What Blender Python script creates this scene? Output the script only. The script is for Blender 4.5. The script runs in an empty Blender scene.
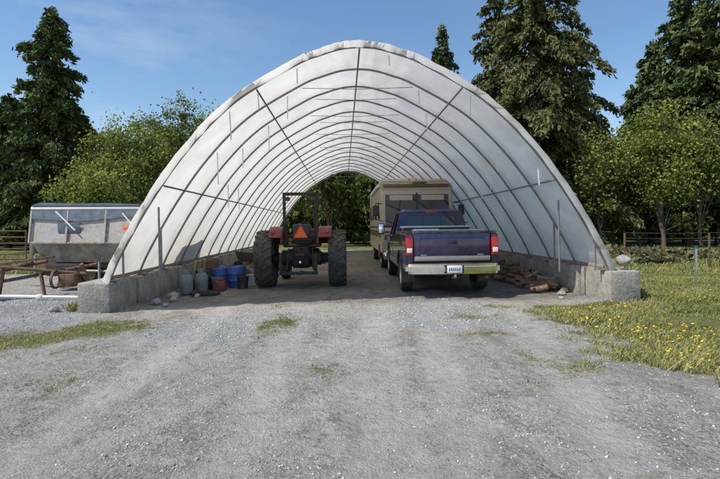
import bpy, bmesh, math, random
import numpy as np
from mathutils import Vector, Matrix
random.seed(7); R=np.random.default_rng(7)
S=bpy.context.scene
col=S.collection

# ---------------- noise ----------------
def _h(a,b,s):
    v=np.sin(a*127.1+b*311.7+s*74.7)*43758.5453
    return v-np.floor(v)
def vn(x,y,s=0):
    x=np.asarray(x,float);y=np.asarray(y,float)
    xi=np.floor(x);yi=np.floor(y);fx=x-xi;fy=y-yi
    fx=fx*fx*(3-2*fx);fy=fy*fy*(3-2*fy)
    return (_h(xi,yi,s)*(1-fx)+_h(xi+1,yi,s)*fx)*(1-fy)+(_h(xi,yi+1,s)*(1-fx)+_h(xi+1,yi+1,s)*fx)*fy
def sm(t): t=np.clip(t,0,1); return t*t*(3-2*t)

# ---------------- materials ----------------
def newmat(name):
    m=bpy.data.materials.new(name); m.use_nodes=True
    nt=m.node_tree; return m,nt,nt.nodes['Principled BSDF']
def N(nt,t,**k):
    n=nt.nodes.new(t)
    for a,b in k.items(): setattr(n,a,b)
    return n
def c4(c): return (c[0],c[1],c[2],1)
def M(name,c,rough=.6,metal=0,var=.2,scale=6,bump=0,bscale=60,coat=0,dust=0,dustc=(.35,.31,.26),spec=.5):
    m,nt,p=newmat(name); L=nt.links.new
    tc=N(nt,'ShaderNodeTexCoord')
    no=N(nt,'ShaderNodeTexNoise'); no.inputs['Scale'].default_value=scale; no.inputs['Detail'].default_value=5
    no.inputs['Roughness'].default_value=.65
    L(tc.outputs['Object'],no.inputs['Vector'])
    mr=N(nt,'ShaderNodeMapRange'); mr.inputs[1].default_value=.3; mr.inputs[2].default_value=.7
    L(no.outputs['Fac'],mr.inputs[0])
    mx=N(nt,'ShaderNodeMix',data_type='RGBA')
    mx.inputs[6].default_value=c4([v*(1-var) for v in c]); mx.inputs[7].default_value=c4([min(1,v*(1+var)) for v in c])
    L(mr.outputs[0],mx.inputs[0]); out=mx.outputs[2]
    if dust>0:
        n2=N(nt,'ShaderNodeTexNoise'); n2.inputs['Scale'].default_value=3.1; n2.inputs['Detail'].default_value=7
        n2.inputs['Roughness'].default_value=.75
        L(tc.outputs['Object'],n2.inputs['Vector'])
        m2=N(nt,'ShaderNodeMapRange'); m2.inputs[1].default_value=.42; m2.inputs[2].default_value=.75; m2.inputs[4].default_value=dust
        L(n2.outputs['Fac'],m2.inputs[0])
        x2=N(nt,'ShaderNodeMix',data_type='RGBA'); x2.inputs[7].default_value=c4(dustc)
        L(m2.outputs[0],x2.inputs[0]); L(out,x2.inputs[6]); out=x2.outputs[2]
        ra=N(nt,'ShaderNodeMapRange'); ra.inputs[3].default_value=rough; ra.inputs[4].default_value=min(1,rough+.5)
        L(m2.outputs[0],ra.inputs[0]); L(ra.outputs[0],p.inputs['Roughness'])
    else: p.inputs['Roughness'].default_value=rough
    L(out,p.inputs['Base Color'])
    p.inputs['Metallic'].default_value=metal
    p.inputs['Coat Weight'].default_value=coat
    p.inputs['Specular IOR Level'].default_value=spec
    if bump>0:
        b=N(nt,'ShaderNodeBump'); b.inputs['Strength'].default_value=bump; b.inputs['Distance'].default_value=.02
        n3=N(nt,'ShaderNodeTexNoise'); n3.inputs['Scale'].default_value=bscale; n3.inputs['Detail'].default_value=4
        L(tc.outputs['Object'],n3.inputs['Vector']); L(n3.outputs['Fac'],b.inputs['Height']); L(b.outputs[0],p.inputs['Normal'])
    return m
m_conc=M('concrete',(.34,.32,.285),.9,var=.45,scale=2.5,bump=.8,bscale=22,dust=.85,dustc=(.12,.11,.085))
m_pipe=M('galvanized_pipe',(.22,.215,.21),.55,.4,var=.3)
m_rub=M('rubber',(.022,.021,.02),.85,var=.3,dust=.5,dustc=(.16,.14,.12))
m_tread=M('dusty_rubber',(.05,.046,.042),.9,var=.4,scale=10,dust=.8,dustc=(.18,.16,.13))
m_purple=M('purple_paint',(.018,.011,.068),.22,.35,var=.1,coat=.8,dust=.12)
m_silver=M('silver_paint',(.30,.28,.26),.35,.4,var=.1,coat=.4,dust=.3)
m_chrome=M('chrome',(.78,.78,.78),.08,1,var=.04,dust=.15)
m_blk=M('black_plastic',(.015,.015,.015),.5,var=.3,dust=.2)
m_dark=M('dark_steel',(.03,.028,.026),.7,.3,var=.4,dust=.4,dustc=(.12,.10,.08))
m_glass=M('tinted_glass',(.012,.014,.016),.04,0,var=.1,spec=.9,coat=.5)
m_redl=M('red_lens',(.38,.010,.01),.2,var=.1,coat=.6)
m_white=M('white_plastic',(.75,.74,.72),.5,var=.08,dust=.3)
m_red=M('tractor_red',(.17,.020,.013),.5,var=.3,dust=.6,dustc=(.13,.10,.085))
m_org=M('orange_reflector',(.9,.13,.015),.5,var=.08)
m_tan=M('tan_gelcoat',(.46,.39,.30),.35,var=.1,coat=.3,dust=.25)
m_brn=M('brown_stripe',(.10,.06,.035),.4,var=.15,coat=.3)
m_rust=M('rusty_steel',(.13,.07,.042),.9,.1,var=.5,scale=12,dust=.6,dustc=(.24,.19,.145))
m_wood=M('weathered_wood',(.25,.20,.155),.9,var=.4,scale=14,bump=.4,bscale=40)
m_split=M('split_firewood',(.18,.11,.065),.9,var=.5,scale=9,bump=.4,bscale=40)
m_hop=M('worn_grey_steel',(.44,.42,.39),.55,.3,var=.2,scale=3,dust=.9,dustc=(.22,.165,.12))
m_hop2=M('rust_stained_steel',(.36,.32,.27),.7,.2,var=.3,scale=5,dust=1,dustc=(.16,.10,.065))
m_tarp=M('blue_grey_tarp',(.12,.145,.18),.5,var=.35,bump=.5,bscale=8)
m_blue=M('blue_plastic',(.015,.075,.30),.45,var=.2,dust=.3)
m_stone=M('boulder_rock',(.3,.29,.27),.95,var=.4,scale=10,bump=.8,bscale=20)
m_alu=M('aluminium',(.6,.6,.6),.4,.9,var=.15,dust=.2)

def leafmat(name,c1,c2,tr=0):
    m=bpy.data.materials.new(name); m.use_nodes=True; nt=m.node_tree; L=nt.links.new
    nt.nodes.remove(nt.nodes['Principled BSDF'])
    at=N(nt,'ShaderNodeAttribute',attribute_name='v')
    mx=N(nt,'ShaderNodeMix',data_type='RGBA'); mx.inputs[6].default_value=c4(c1); mx.inputs[7].default_value=c4(c2)
    L(at.outputs['Fac'],mx.inputs[0])
    d=N(nt,'ShaderNodeBsdfDiffuse'); L(mx.outputs[2],d.inputs['Color'])
    if tr>0:
        t=N(nt,'ShaderNodeBsdfTranslucent'); L(mx.outputs[2],t.inputs['Color'])
        ms=N(nt,'ShaderNodeMixShader'); ms.inputs[0].default_value=tr
        L(d.outputs[0],ms.inputs[1]); L(t.outputs[0],ms.inputs[2]); L(ms.outputs[0],nt.nodes['Material Output'].inputs[0])
    else: L(d.outputs[0],nt.nodes['Material Output'].inputs[0])
    return m
m_bark=M('bark',(.12,.09,.065),.95,var=.4,scale=5,bump=.7,bscale=12)
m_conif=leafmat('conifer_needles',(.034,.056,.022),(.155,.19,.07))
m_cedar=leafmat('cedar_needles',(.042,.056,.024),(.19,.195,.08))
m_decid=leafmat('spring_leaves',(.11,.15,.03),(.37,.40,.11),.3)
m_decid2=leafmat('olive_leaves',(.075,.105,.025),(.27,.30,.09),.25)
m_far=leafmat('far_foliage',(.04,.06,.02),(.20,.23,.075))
m_grassb=leafmat('grass_blades',(.14,.18,.045),(.46,.42,.18),.25)
m_dryb=leafmat('dry_weeds',(.18,.19,.06),(.46,.39,.19),.2)
m_flower=leafmat('dandelion_yellow',(.75,.5,.01),(.9,.65,.02))

# ---------------- mesh helpers ----------------
def link(o,parent=None):
    col.objects.link(o)
    if parent: o.parent=parent
    return o
def root(name,loc,rot=(0,0,0),sc=1):
    o=bpy.data.objects.new(name,None); o.empty_display_size=.3
    o.location=loc; o.rotation_euler=[math.radians(a) for a in rot]; o.scale=(sc,sc,sc); col.objects.link(o); return o
def fin(bm,name,mat,parent,loc=(0,0,0),rot=(0,0,0),ang=35):
    bmesh.ops.recalc_face_normals(bm,faces=bm.faces)
    me=bpy.data.meshes.new(name); bm.to_mesh(me); bm.free()
    me.shade_smooth(); me.set_sharp_from_angle(angle=math.radians(ang))
    me.materials.append(mat)
    o=bpy.data.objects.new(name,me); o.location=loc; o.rotation_euler=[math.radians(a) for a in rot]
    return link(o,parent)
def box(name,size,loc,mat,parent,bev=.01,rot=(0,0,0),seg=2,jit=0):
    bm=bmesh.new(); bmesh.ops.create_cube(bm,size=1)
    for v in bm.verts: v.co=Vector((v.co.x*size[0],v.co.y*size[1],v.co.z*size[2]))
    if jit:
        for v in bm.verts: v.co+=Vector([random.uniform(-jit,jit) for _ in range(3)])
    b=min(bev,min(size)*.45)
    if b>0: bmesh.ops.bevel(bm,geom=bm.edges[:],offset=b,segments=seg,affect='EDGES',profile=.5)
    return fin(bm,name,mat,parent,loc,rot)
def cyl(name,r,d,loc,mat,parent,axis='Z',r2=None,n=24,bev=0,rot=None):
    bm=bmesh.new(); bmesh.ops.create_cone(bm,cap_ends=True,segments=n,radius1=r,radius2=r if r2 is None else r2,depth=d)
    if bev: bmesh.ops.bevel(bm,geom=[e for e in bm.edges if len(e.link_faces)==2 and any(len(f.verts)>4 for f in e.link_faces)],offset=bev,segments=2,affect='EDGES')
    ro={'Z':(0,0,0),'X':(0,90,0),'Y':(90,0,0)}[axis]
    return fin(bm,name,mat,parent,loc,rot or ro)
def prism(name,pts,x0,x1,mat,parent,bev=.01,plane='YZ',loc=(0,0,0),rot=(0,0,0),seg=2):
    bm=bmesh.new()
    def P(a,b,t): return {'YZ':(t,a,b),'XZ':(a,t,b),'XY':(a,b,t)}[plane]
    va=[bm.verts.new(P(a,b,x0)) for a,b in pts]; vb=[bm.verts.new(P(a,b,x1)) for a,b in pts]
    bm.faces.new(va); bm.faces.new(vb[::-1])
    n=len(pts)
    for i in range(n): bm.faces.new((va[i],va[(i+1)%n],vb[(i+1)%n],vb[i]))
    bmesh.ops.recalc_face_normals(bm,faces=bm.faces)
    if bev>0:
        es=[e for e in bm.edges if e.calc_face_angle(0)>.5]
        bmesh.ops.bevel(bm,geom=es,offset=bev,segments=seg,affect='EDGES',clamp_overlap=True)
    return fin(bm,name,mat,parent,loc,rot)
def plate(name,pts,th,mat,parent,bev=0):
    bm=bmesh.new(); pts=[Vector(p) for p in pts]
    nrm=(pts[1]-pts[0]).cross(pts[2]-pts[0]).normalized()
    va=[bm.verts.new(p-nrm*th/2) for p in pts]; vb=[bm.verts.new(p+nrm*th/2) for p in pts]
    bm.faces.new(va[::-1]); bm.faces.new(vb); n=len(pts)
    for i in range(n): bm.faces.new((va[i],va[(i+1)%n],vb[(i+1)%n],vb[i]))
    if bev: bmesh.ops.bevel(bm,geom=bm.edges[:],offset=bev,segments=2,affect='EDGES')
    return fin(bm,name,mat,parent)
def lathe(name,prof,loc,mat,parent,n=40,axis='X',closed=False):
    bm=bmesh.new(); rings=[]
    for i in range(n):
        a=2*math.pi*i/n
        rings.append([bm.verts.new((x,r*math.cos(a),r*math.sin(a)) if axis=='X' else (r*math.cos(a),r*math.sin(a),x)) for r,x in prof])
    m=len(prof)
    for i in range(n):
        A=rings[i];B=rings[(i+1)%n]
        for j in range(m if closed else m-1):
            k=(j+1)%m
            try: bm.faces.new((A[j],A[k],B[k],B[j]))
            except: pass
    bmesh.ops.remove_doubles(bm,verts=bm.verts,dist=1e-5)
    return fin(bm,name,mat,parent,loc)
def tube(name,lines,r,mat,parent,cyc=False,smooth=False):
    cu=bpy.data.curves.new(name,'CURVE'); cu.dimensions='3D'; cu.bevel_depth=r; cu.bevel_resolution=3; cu.use_fill_caps=True
    for ln in lines:
        sp=cu.splines.new('POLY'); sp.points.add(len(ln)-1)
        for p,q in zip(sp.points,ln): p.co=(q[0],q[1],q[2],1)
        sp.use_cyclic_u=cyc
    cu.materials.append(mat)
    o=bpy.data.objects.new(name,cu); return link(o,parent)
def npmesh(name,V,F,mats,vattr=None,fm=None,smooth=False,parent=None):
    me=bpy.data.meshes.new(name); k=F.shape[1]
    me.vertices.add(len(V)); me.vertices.foreach_set('co',np.ascontiguousarray(V,dtype=np.float32).ravel())
    me.loops.add(F.size); me.loops.foreach_set('vertex_index',F.astype(np.int32).ravel())
    me.polygons.add(len(F)); me.polygons.foreach_set('loop_start',np.arange(0,F.size,k,dtype=np.int32))
    if fm is not None: me.polygons.foreach_set('material_index',fm.astype(np.int32))
    me.update(calc_edges=True)
    if vattr is not None:
        for nm,arr in vattr.items():
            a=me.attributes.new(nm,'FLOAT','POINT'); a.data.foreach_set('value',np.ascontiguousarray(arr,dtype=np.float32))
    if smooth: me.shade_smooth()
    for m in mats: me.materials.append(m)
    me.validate()
    o=bpy.data.objects.new(name,me); return link(o,parent)

# ---------------- terrain ----------------
def masks(x,y):
    n=vn(x*.9,y*.9,1)*.35+vn(x*2.7,y*2.7,2)*.3+vn(x*8,y*8,3)*.35-.5
    bR=np.interp(y,[0,3.5,4.6,6.5,8.5,9.6,10.2,14],[4.6,3.7,3.4,3.05,3.3,4.0,5.25,5.3])
    right=sm((x-bR+n*2.0)/1.1+.5)
    inb=(np.abs(x+.03*(y-9))<5.2)&(y>9)&(y<31)
    right=np.where(inb,0,right)
    left=sm((-x-5.8-np.interp(y,[12,17,21],[12,6,0])+n*2)/.8)*sm((y-16)/2)
    far=sm((y-31+n*2)/1.5)
    def el(cx,cy,rx,ry,a=0,s=1.0):
        c,sn=math.cos(a),math.sin(a); dx=(x-cx)*c+(y-cy)*sn; dy=-(x-cx)*sn+(y-cy)*c
        return s*np.clip(1.25-np.sqrt((dx/rx)**2+(dy/ry)**2),0,1)
    p=np.maximum.reduce([el(-4.9,6.9,2.6,.75,.5,1.5),el(-4.1,7.9,.9,.45,.3,1.1),el(-1.35,7.3,.5,1.4,0,.95),el(1.95,7.9,.8,.5,0,.9),el(1.6,6.7,1.0,.3,0,.85),
        el(.75,5.8,.45,.6,0,.75),el(-2.9,8.4,.9,.5,0,.65),el(2.6,9.0,.9,.4,.2,.75),el(-.4,4.6,.4,1.5,0,.58),el(2.1,5.2,.8,1.0,0,.7),el(-1.6,9.3,.3,.8,0,.7),el(-3.2,5,.8,1,0,.5),el(-3.6,6.3,1.2,.5,.3,.75)])
    p=np.clip(p+n*1.5-.3,0,1)*.85
    grass=np.maximum.reduce([right,left,far,p])
    blue=np.maximum.reduce([el(-2.2,7.6,1.9,1.7,0,1.),el(1.35,8.4,1.6,1.9,0,1.),el(-6.6,8.8,2.2,2.4,0,1.1),el(-9,10,4,3,0,1)])
    blue=sm((blue+n*1.3-.2)/.7)*(1-.8*grass)
    return grass,blue
TR=((-2.6,.26),(-1.0,.24),(.35,.28),(1.15,.22),(2.3,.26))
def tracks(x,y):
    t=0
    for i,(xc,w) in enumerate(TR):
        xx=x-xc-.22*np.sin(y*.35+i)-.03*i*(y-6)
        t=np.maximum(t,np.exp(-(xx/w)**4)*(.55+.45*vn(y*.5,np.full_like(y,i*1.0),9)))
    for a,b_,w in((.42,-1.2,.16),(.42,-2.3,.16),(-.5,1.6,.15)):
        xx=(x-(a*(y-3)+b_+.04*y*y*a))
        t=np.maximum(t,.6*np.exp(-(xx/w)**4))
    return t*(y<11)
def gz(x,y):
    x=np.asarray(x,float);y=np.asarray(y,float)
    z=.018*np.clip(x,-9,9)-.03
    near=np.exp(-((np.maximum(np.hypot(x,y-8)-14,0))/12)**2)
    z=z+near*(.04*(vn(x*.6,y*.45,11)-.5)+.038*(vn(x*2.2,y*1.6,12)-.5)+.018*(vn(x*7,y*7,13)-.5))
    z=z-near*.024*tracks(x,y)
    z=z+.16*np.exp(-(((x+6.9)/1.5)**2+((y-8.9)/1.3)**2))
    return z
NX,NY=620,560
u=np.linspace(-1,1,NX); xs=400*np.sinh(6*u)/np.sinh(6)
v=np.linspace(-.45,1,NY); ys=5+600*np.sinh(6*v)/np.sinh(6)
X,Y=np.meshgrid(xs,ys); Z=gz(X,Y)
g,b=masks(X,Y)
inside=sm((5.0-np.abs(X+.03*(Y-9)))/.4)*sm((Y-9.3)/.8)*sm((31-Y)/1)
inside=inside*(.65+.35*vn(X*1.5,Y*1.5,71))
V=np.stack([X,Y,Z],-1).reshape(-1,3)
i=np.arange(NX*NY).reshape(NY,NX)
F=np.stack([i[:-1,:-1],i[:-1,1:],i[1:,1:],i[1:,:-1]],-1).reshape(-1,4)
def groundmat():
    m,nt,p=newmat('gravel_and_grass'); L=nt.links.new
    tc=N(nt,'ShaderNodeTexCoord'); O=tc.outputs['Object']
    def noise(s,d=4,r=.65,vec=O):
        n=N(nt,'ShaderNodeTexNoise'); n.inputs['Scale'].default_value=s; n.inputs['Detail'].default_value=d; n.inputs['Roughness'].default_value=r; L(vec,n.inputs['Vector']); return n
    def rng(x,a,b_,c=0,d=1):
        n=N(nt,'ShaderNodeMapRange'); n.inputs[1].default_value=a;n.inputs[2].default_value=b_;n.inputs[3].default_value=c;n.inputs[4].default_value=d; L(x,n.inputs[0]); return n.outputs[0]
    def mix(f,a,b_,t='MIX'):
        n=N(nt,'ShaderNodeMix',data_type='RGBA',blend_type=t)
        if isinstance(f,float): n.inputs[0].default_value=f
        else: L(f,n.inputs[0])
        for k,q in((6,a),(7,b_)):
            if isinstance(q,tuple): n.inputs[k].default_value=c4(q)
            else: L(q,n.inputs[k])
        return n.outputs[2]
    def math_(op,a,b_):
        n=N(nt,'ShaderNodeMath',operation=op)
        for k,q in((0,a),(1,b_)):
            if isinstance(q,(float,int)): n.inputs[k].default_value=q
            else: L(q,n.inputs[k])
        return n.outputs[0]
    def vor(s):
        n=N(nt,'ShaderNodeTexVoronoi'); n.inputs['Scale'].default_value=s; n.feature='F1'; n.voronoi_dimensions='2D'; L(O,n.inputs['Vector']); return n
    def sepc(x):
        s=N(nt,'ShaderNodeSeparateColor'); L(x,s.inputs[0]); return s.outputs
    v1=vor(55); v2=vor(24)
    s1=sepc(v1.outputs['Color']); s2=sepc(v2.outputs['Color'])
    nA=sepc(noise(1.1,6,.7).outputs['Color'])
    nB=sepc(noise(4.3,6,.75).outputs['Color'])
    nC=sepc(noise(15,5,.75).outputs['Color'])
    at=N(nt,'ShaderNodeAttribute',attribute_name='track')
    ai=N(nt,'ShaderNodeAttribute',attribute_name='inside')
    mp=N(nt,'ShaderNodeMapping'); mp.inputs['Scale'].default_value=(1.8,.45,1); L(O,mp.inputs[0])
    nS=noise(1.1,6,.7,mp.outputs[0]).outputs['Fac']
    dust=mix(rng(nA[0],.38,.62),(.43,.40,.36),(.58,.55,.50))
    dust=mix(rng(nS,.48,.60,0,.85),dust,(.31,.275,.23))
    dust=mix(rng(nB[0],.52,.64,0,.85),dust,(.235,.20,.16))
    dust=mix(rng(nC[0],.55,.66,0,.8),dust,(.16,.138,.11))
    dust=mix(rng(nB[1],.53,.66,0,.85),dust,(.68,.65,.60))
    tf=math_('MULTIPLY',at.outputs['Fac'],rng(nB[2],.34,.54,.2,.95))
    dust=mix(tf,dust,(.64,.605,.55))
    st=mix(s1[0],(.18,.17,.15),(.72,.69,.64))
    gr=mix(math_('MULTIPLY',rng(nA[1],.4,.62,.1,.6),math_('SUBTRACT',1.0,math_('MULTIPLY',tf,.8))),dust,st)
    blu=mix(s2[1],(.21,.235,.24),(.50,.54,.54))
    blu=mix(.45,blu,mix(s1[1],(.17,.185,.19),(.60,.62,.62)))
    ab=N(nt,'ShaderNodeAttribute',attribute_name='blue'); ag=N(nt,'ShaderNodeAttribute',attribute_name='grass')
    bf=math_('MULTIPLY',ab.outputs['Fac'],rng(nC[1],.38,.6,.1,.9))
    c=mix(bf,gr,blu)
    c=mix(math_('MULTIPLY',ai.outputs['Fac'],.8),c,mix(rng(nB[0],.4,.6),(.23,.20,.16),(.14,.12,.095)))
    gc=mix(rng(nA[2],.38,.62),(.12,.155,.04),(.28,.27,.105))
    gc=mix(rng(nB[1],.5,.66,0,.8),gc,(.36,.31,.17))
    gc=mix(rng(s1[2],.5,1,0,.6),gc,(.06,.08,.025))
    gf=rng(math_('ADD',ag.outputs['Fac'],math_('MULTIPLY',math_('SUBTRACT',nC[2],.5),1.9)),.35,.75)
    c=mix(gf,c,gc)
    L(c,p.inputs['Base Color']); p.inputs['Roughness'].default_value=.95; p.inputs['Specular IOR Level'].default_value=.15
    h=math_('ADD',math_('MULTIPLY',v1.outputs['Distance'],-.6),math_('MULTIPLY',noise(20,7,.75).outputs['Fac'],3.6))
    h=math_('ADD',h,math_('MULTIPLY',noise(4.5,2,.7).outputs['Fac'],5.0))
    bp=N(nt,'ShaderNodeBump'); bp.inputs['Strength'].default_value=1; bp.inputs['Distance'].default_value=.021
    L(h,bp.inputs['Height']); L(bp.outputs[0],p.inputs['Normal'])
    return m
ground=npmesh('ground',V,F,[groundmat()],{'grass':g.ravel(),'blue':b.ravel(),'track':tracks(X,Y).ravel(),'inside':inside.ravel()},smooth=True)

def pebbles(name,px,py,size,bright,c1,c2):
    n=len(px); base=np.array([(1,0,0),(0,1,0),(-1,0,0),(0,-1,0),(0,0,1),(0,0,-1)],float)
    sc=size[:,None,None]*R.uniform(.55,1.25,(n,6,1))*np.stack([R.uniform(.7,1.3,n),R.uniform(.6,1.1,n),R.uniform(.4,.8,n)],-1)[:,None,:]
    P=base[None]*sc; a=R.uniform(0,6.28,n); ca,sa=np.cos(a)[:,None],np.sin(a)[:,None]
    x=P[...,0]*ca-P[...,1]*sa; y=P[...,0]*sa+P[...,1]*ca
    tx=R.uniform(-.4,.4,n)[:,None]
    z=P[...,2]+x*tx
    P=np.stack([x+px[:,None],y+py[:,None],z+(gz(px,py)+size*.12)[:,None]],-1)
    f=np.array([(0,1,4),(1,2,4),(2,3,4),(3,0,4),(1,0,5),(2,1,5),(3,2,5),(0,3,5)])
    F=(np.arange(n)*6)[:,None,None]+f[None]
    return npmesh(name,P.reshape(-1,3),F.reshape(-1,3),[leafmat(name+'_stone',c1,c2)],{'v':np.repeat(bright,6)})
n=52000; py=2.2+9*R.random(n)**1.6; px=R.uniform(-1,1,n)*(1+py*.8)
gg,bb=masks(px,py); dens=vn(px*1.2,py*.8,21)*.6+.4*vn(px*3.5,py*3.5,22)
k=(gg<.5)&(R.random(n)<np.clip((dens-.38)*3,.08,1)*(1-.8*tracks(px,py)))
px,py=px[k],py[k]
pebbles('gravel',px,py,.0035+.012*R.random(len(px))**5+.0015,np.clip(R.normal(.5,.25,len(px)),0,1),(.20,.185,.165),(.66,.63,.58))
n=22000; px=R.uniform(-10,4,n); py=R.uniform(6,12,n); gg,bb=masks(px,py)
k=(bb>.3)&(R.random(n)<bb)&(gg<.4); px,py=px[k],py[k]
pebbles('crushed_rock',px,py,.008+.018*R.random(len(px))**2,np.clip(R.normal(.5,.22,len(px)),0,1),(.20,.215,.22),(.60,.62,.61))

def blades(name,px,py,hh,mat,nb=9,spread=.05,w=.006):
    n=len(px); bx=np.repeat(px,nb)+R.normal(0,spread,n*nb); by=np.repeat(py,nb)+R.normal(0,spread,n*nb)
    h=np.repeat(hh,nb)*R.uniform(.4,1.2,n*nb); a=R.uniform(0,6.28,n*nb); ln=R.uniform(.1,.9,n*nb)*h
    z=gz(bx,by)-.005; w=w*R.uniform(.6,1.4,n*nb)
    wx,wy=-np.sin(a)*w,np.cos(a)*w
    A=np.stack([bx-wx,by-wy,z],-1);B=np.stack([bx+wx,by+wy,z],-1)
    C=np.stack([bx+np.cos(a)*ln*.4+wx*.7,by+np.sin(a)*ln*.4+wy*.7,z+h*.65],-1)
    D=np.stack([bx+np.cos(a)*ln,by+np.sin(a)*ln,z+h],-1)
    V=np.stack([A,B,C,D],1).reshape(-1,3); F=np.arange(len(V)).reshape(-1,4)
    tv=np.clip((vn(bx*.8,by*.8,31)*.6+vn(bx*3,by*3,32)*.5)*.9+R.normal(0,.18,len(bx))-.05,0,1)
    return npmesh(name,V,F,[mat],{'v':np.repeat(tv,4)})
n=42000; py=4+14*R.random(n)**1.3; px=R.uniform(2.4,14,n); gg,_=masks(px,py)
bare=vn(px*.7,py*1.1,55)*.6+vn(px*2.5,py*2.5,56)*.4
k=(R.random(n)<gg)&(px<py*.85+1.5)&(gg>.4)&(R.random(n)<np.clip((bare-.22)*3.5,.15,1)); px,py=px[k],py[k]
blades('grass',px,py,.03+.06*vn(px*1.5,py*1.5,8)**2+.02*R.random(len(px)),m_grassb)
n=30000; px=R.uniform(-8,3,n); py=R.uniform(3.8,9.8,n); gg,_=masks(px,py)
k=(R.random(n)<gg*.8)&(gg>.3); px,py=px[k],py[k]
blades('weeds',px,py,.012+.028*R.random(len(px)),m_dryb,nb=5,spread=.04)
n=9000; px=R.uniform(-22,-6,n); py=R.uniform(16,26,n); gg,_=masks(px,py); k=gg>.5
blades('grass',px[k],py[k],.1+.12*R.random(k.sum()),m_grassb,nb=6,spread=.1,w=.015)
n=9000; px=R.uniform(5.6,26,n); py=R.uniform(14,30,n); k=(px>5.6)&(px<py)
blades('grass',px[k],py[k],.08+.10*R.random(k.sum()),m_grassb,nb=6,spread=.1,w=.015)
py=R.uniform(9.4,22,1200); px=5.55-.035*(py-9.2)+R.normal(0,.1,1200)
blades('weeds',px,py,.1+.15*R.random(1200),m_grassb,nb=8,spread=.04,w=.009)
py=R.uniform(8.9,20,700); px=-5.35-.035*(py-9.2)+R.normal(0,.1,700)
blades('weeds',px,py,.08+.12*R.random(700),m_dryb,nb=8,spread=.04,w=.009)
n=4200; px=R.uniform(3.2,11,n); py=R.uniform(4.6,12,n); cl=vn(px*1.1,py*1.3,41)
k=(R.random(n)<sm((cl-.38)/.3)*np.exp(-((py-6.6)/2.4)**2))&(masks(px,py)[0]>.6); px,py=px[k],py[k]; n=len(px)
base=[(0,0,.006)]+[(math.cos(a)*.017,math.sin(a)*.017,0) for a in np.arange(6)*math.pi/3]
base=np.array(base); s=R.uniform(.6,1.2,n)
hz=gz(px,py)+R.uniform(.04,.10,n)
P=base[None]*s[:,None,None]; til=R.uniform(-.5,.5,(n,2)); P[...,2]+=P[...,0]*til[:,:1]+P[...,1]*til[:,1:]-P[...,1]*.2
P=P+np.stack([px,py,hz],-1)[:,None]
f=np.array([(0,i+1,(i+1)%6+1) for i in range(6)]); F=(np.arange(n)*7)[:,None,None]+f[None]
npmesh('dandelion_flowers',P.reshape(-1,3),F.reshape(-1,3),[m_flower],{'v':np.repeat(R.random(n),7)})

# ---------------- trees ----------------
def leafquads(C,size,flat=0,asp=1.6,axis=None,jit=.45):
    n=len(C); u=R.normal(size=(n,3)); u[:,2]*=(1-flat)
    if axis is not None: u=axis+u*jit
    u/=np.linalg.norm(u,axis=1)[:,None]+1e-9
    w=R.normal(size=(n,3)); v=np.cross(u,w); v/=np.linalg.norm(v,axis=1)[:,None]+1e-9
    s=size[:,None]*.5
    return np.stack([C-u*s*asp,C-v*s,C+u*s*asp,C+v*s],1).reshape(-1,3)
def trunkmesh(paths,n=6):
    Vs=[];Fs=[];off=0
    for pts,r in paths:
        pts=np.asarray(pts,float); m=len(pts)
        d=np.gradient(pts,axis=0); d/=np.linalg.norm(d,axis=1)[:,None]+1e-9
        up=np.where(np.abs(d[:,2:3])>.9,np.array([[1,0,0]]),np.array([[0,0,1]]))
        a=np.cross(d,up); a/=np.linalg.norm(a,axis=1)[:,None]; b_=np.cross(d,a)
        th=np.arange(n)*2*math.pi/n
        ring=pts[:,None]+np.asarray(r)[:,None,None]*(a[:,None]*np.cos(th)[None,:,None]+b_[:,None]*np.sin(th)[None,:,None])
        Vs.append(ring.reshape(-1,3)); idx=off+np.arange(m*n).reshape(m,n)
        nx=np.roll(idx,-1,1)
        Fs.append(np.stack([idx[:-1],nx[:-1],nx[1:],idx[1:]],-1).reshape(-1,4)); off+=m*n
    return np.concatenate(Vs),np.concatenate(Fs)
def maketree(name,paths,LV,lv,mat,loc):
    tv,tf=trunkmesh(paths); n0=len(tv)
    lf=np.arange(len(LV)).reshape(-1,4)+n0
    V=np.concatenate([tv,LV]); F=np.concatenate([tf,lf])
    o=npmesh(name,V,F,[m_bark,mat],{'v':np.concatenate([np.zeros(n0),lv])},fm=np.concatenate([np.zeros(len(tf)),np.ones(len(lf))]))
    o.location=(loc[0],loc[1],float(gz(loc[0],loc[1]))-.05); return o
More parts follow.
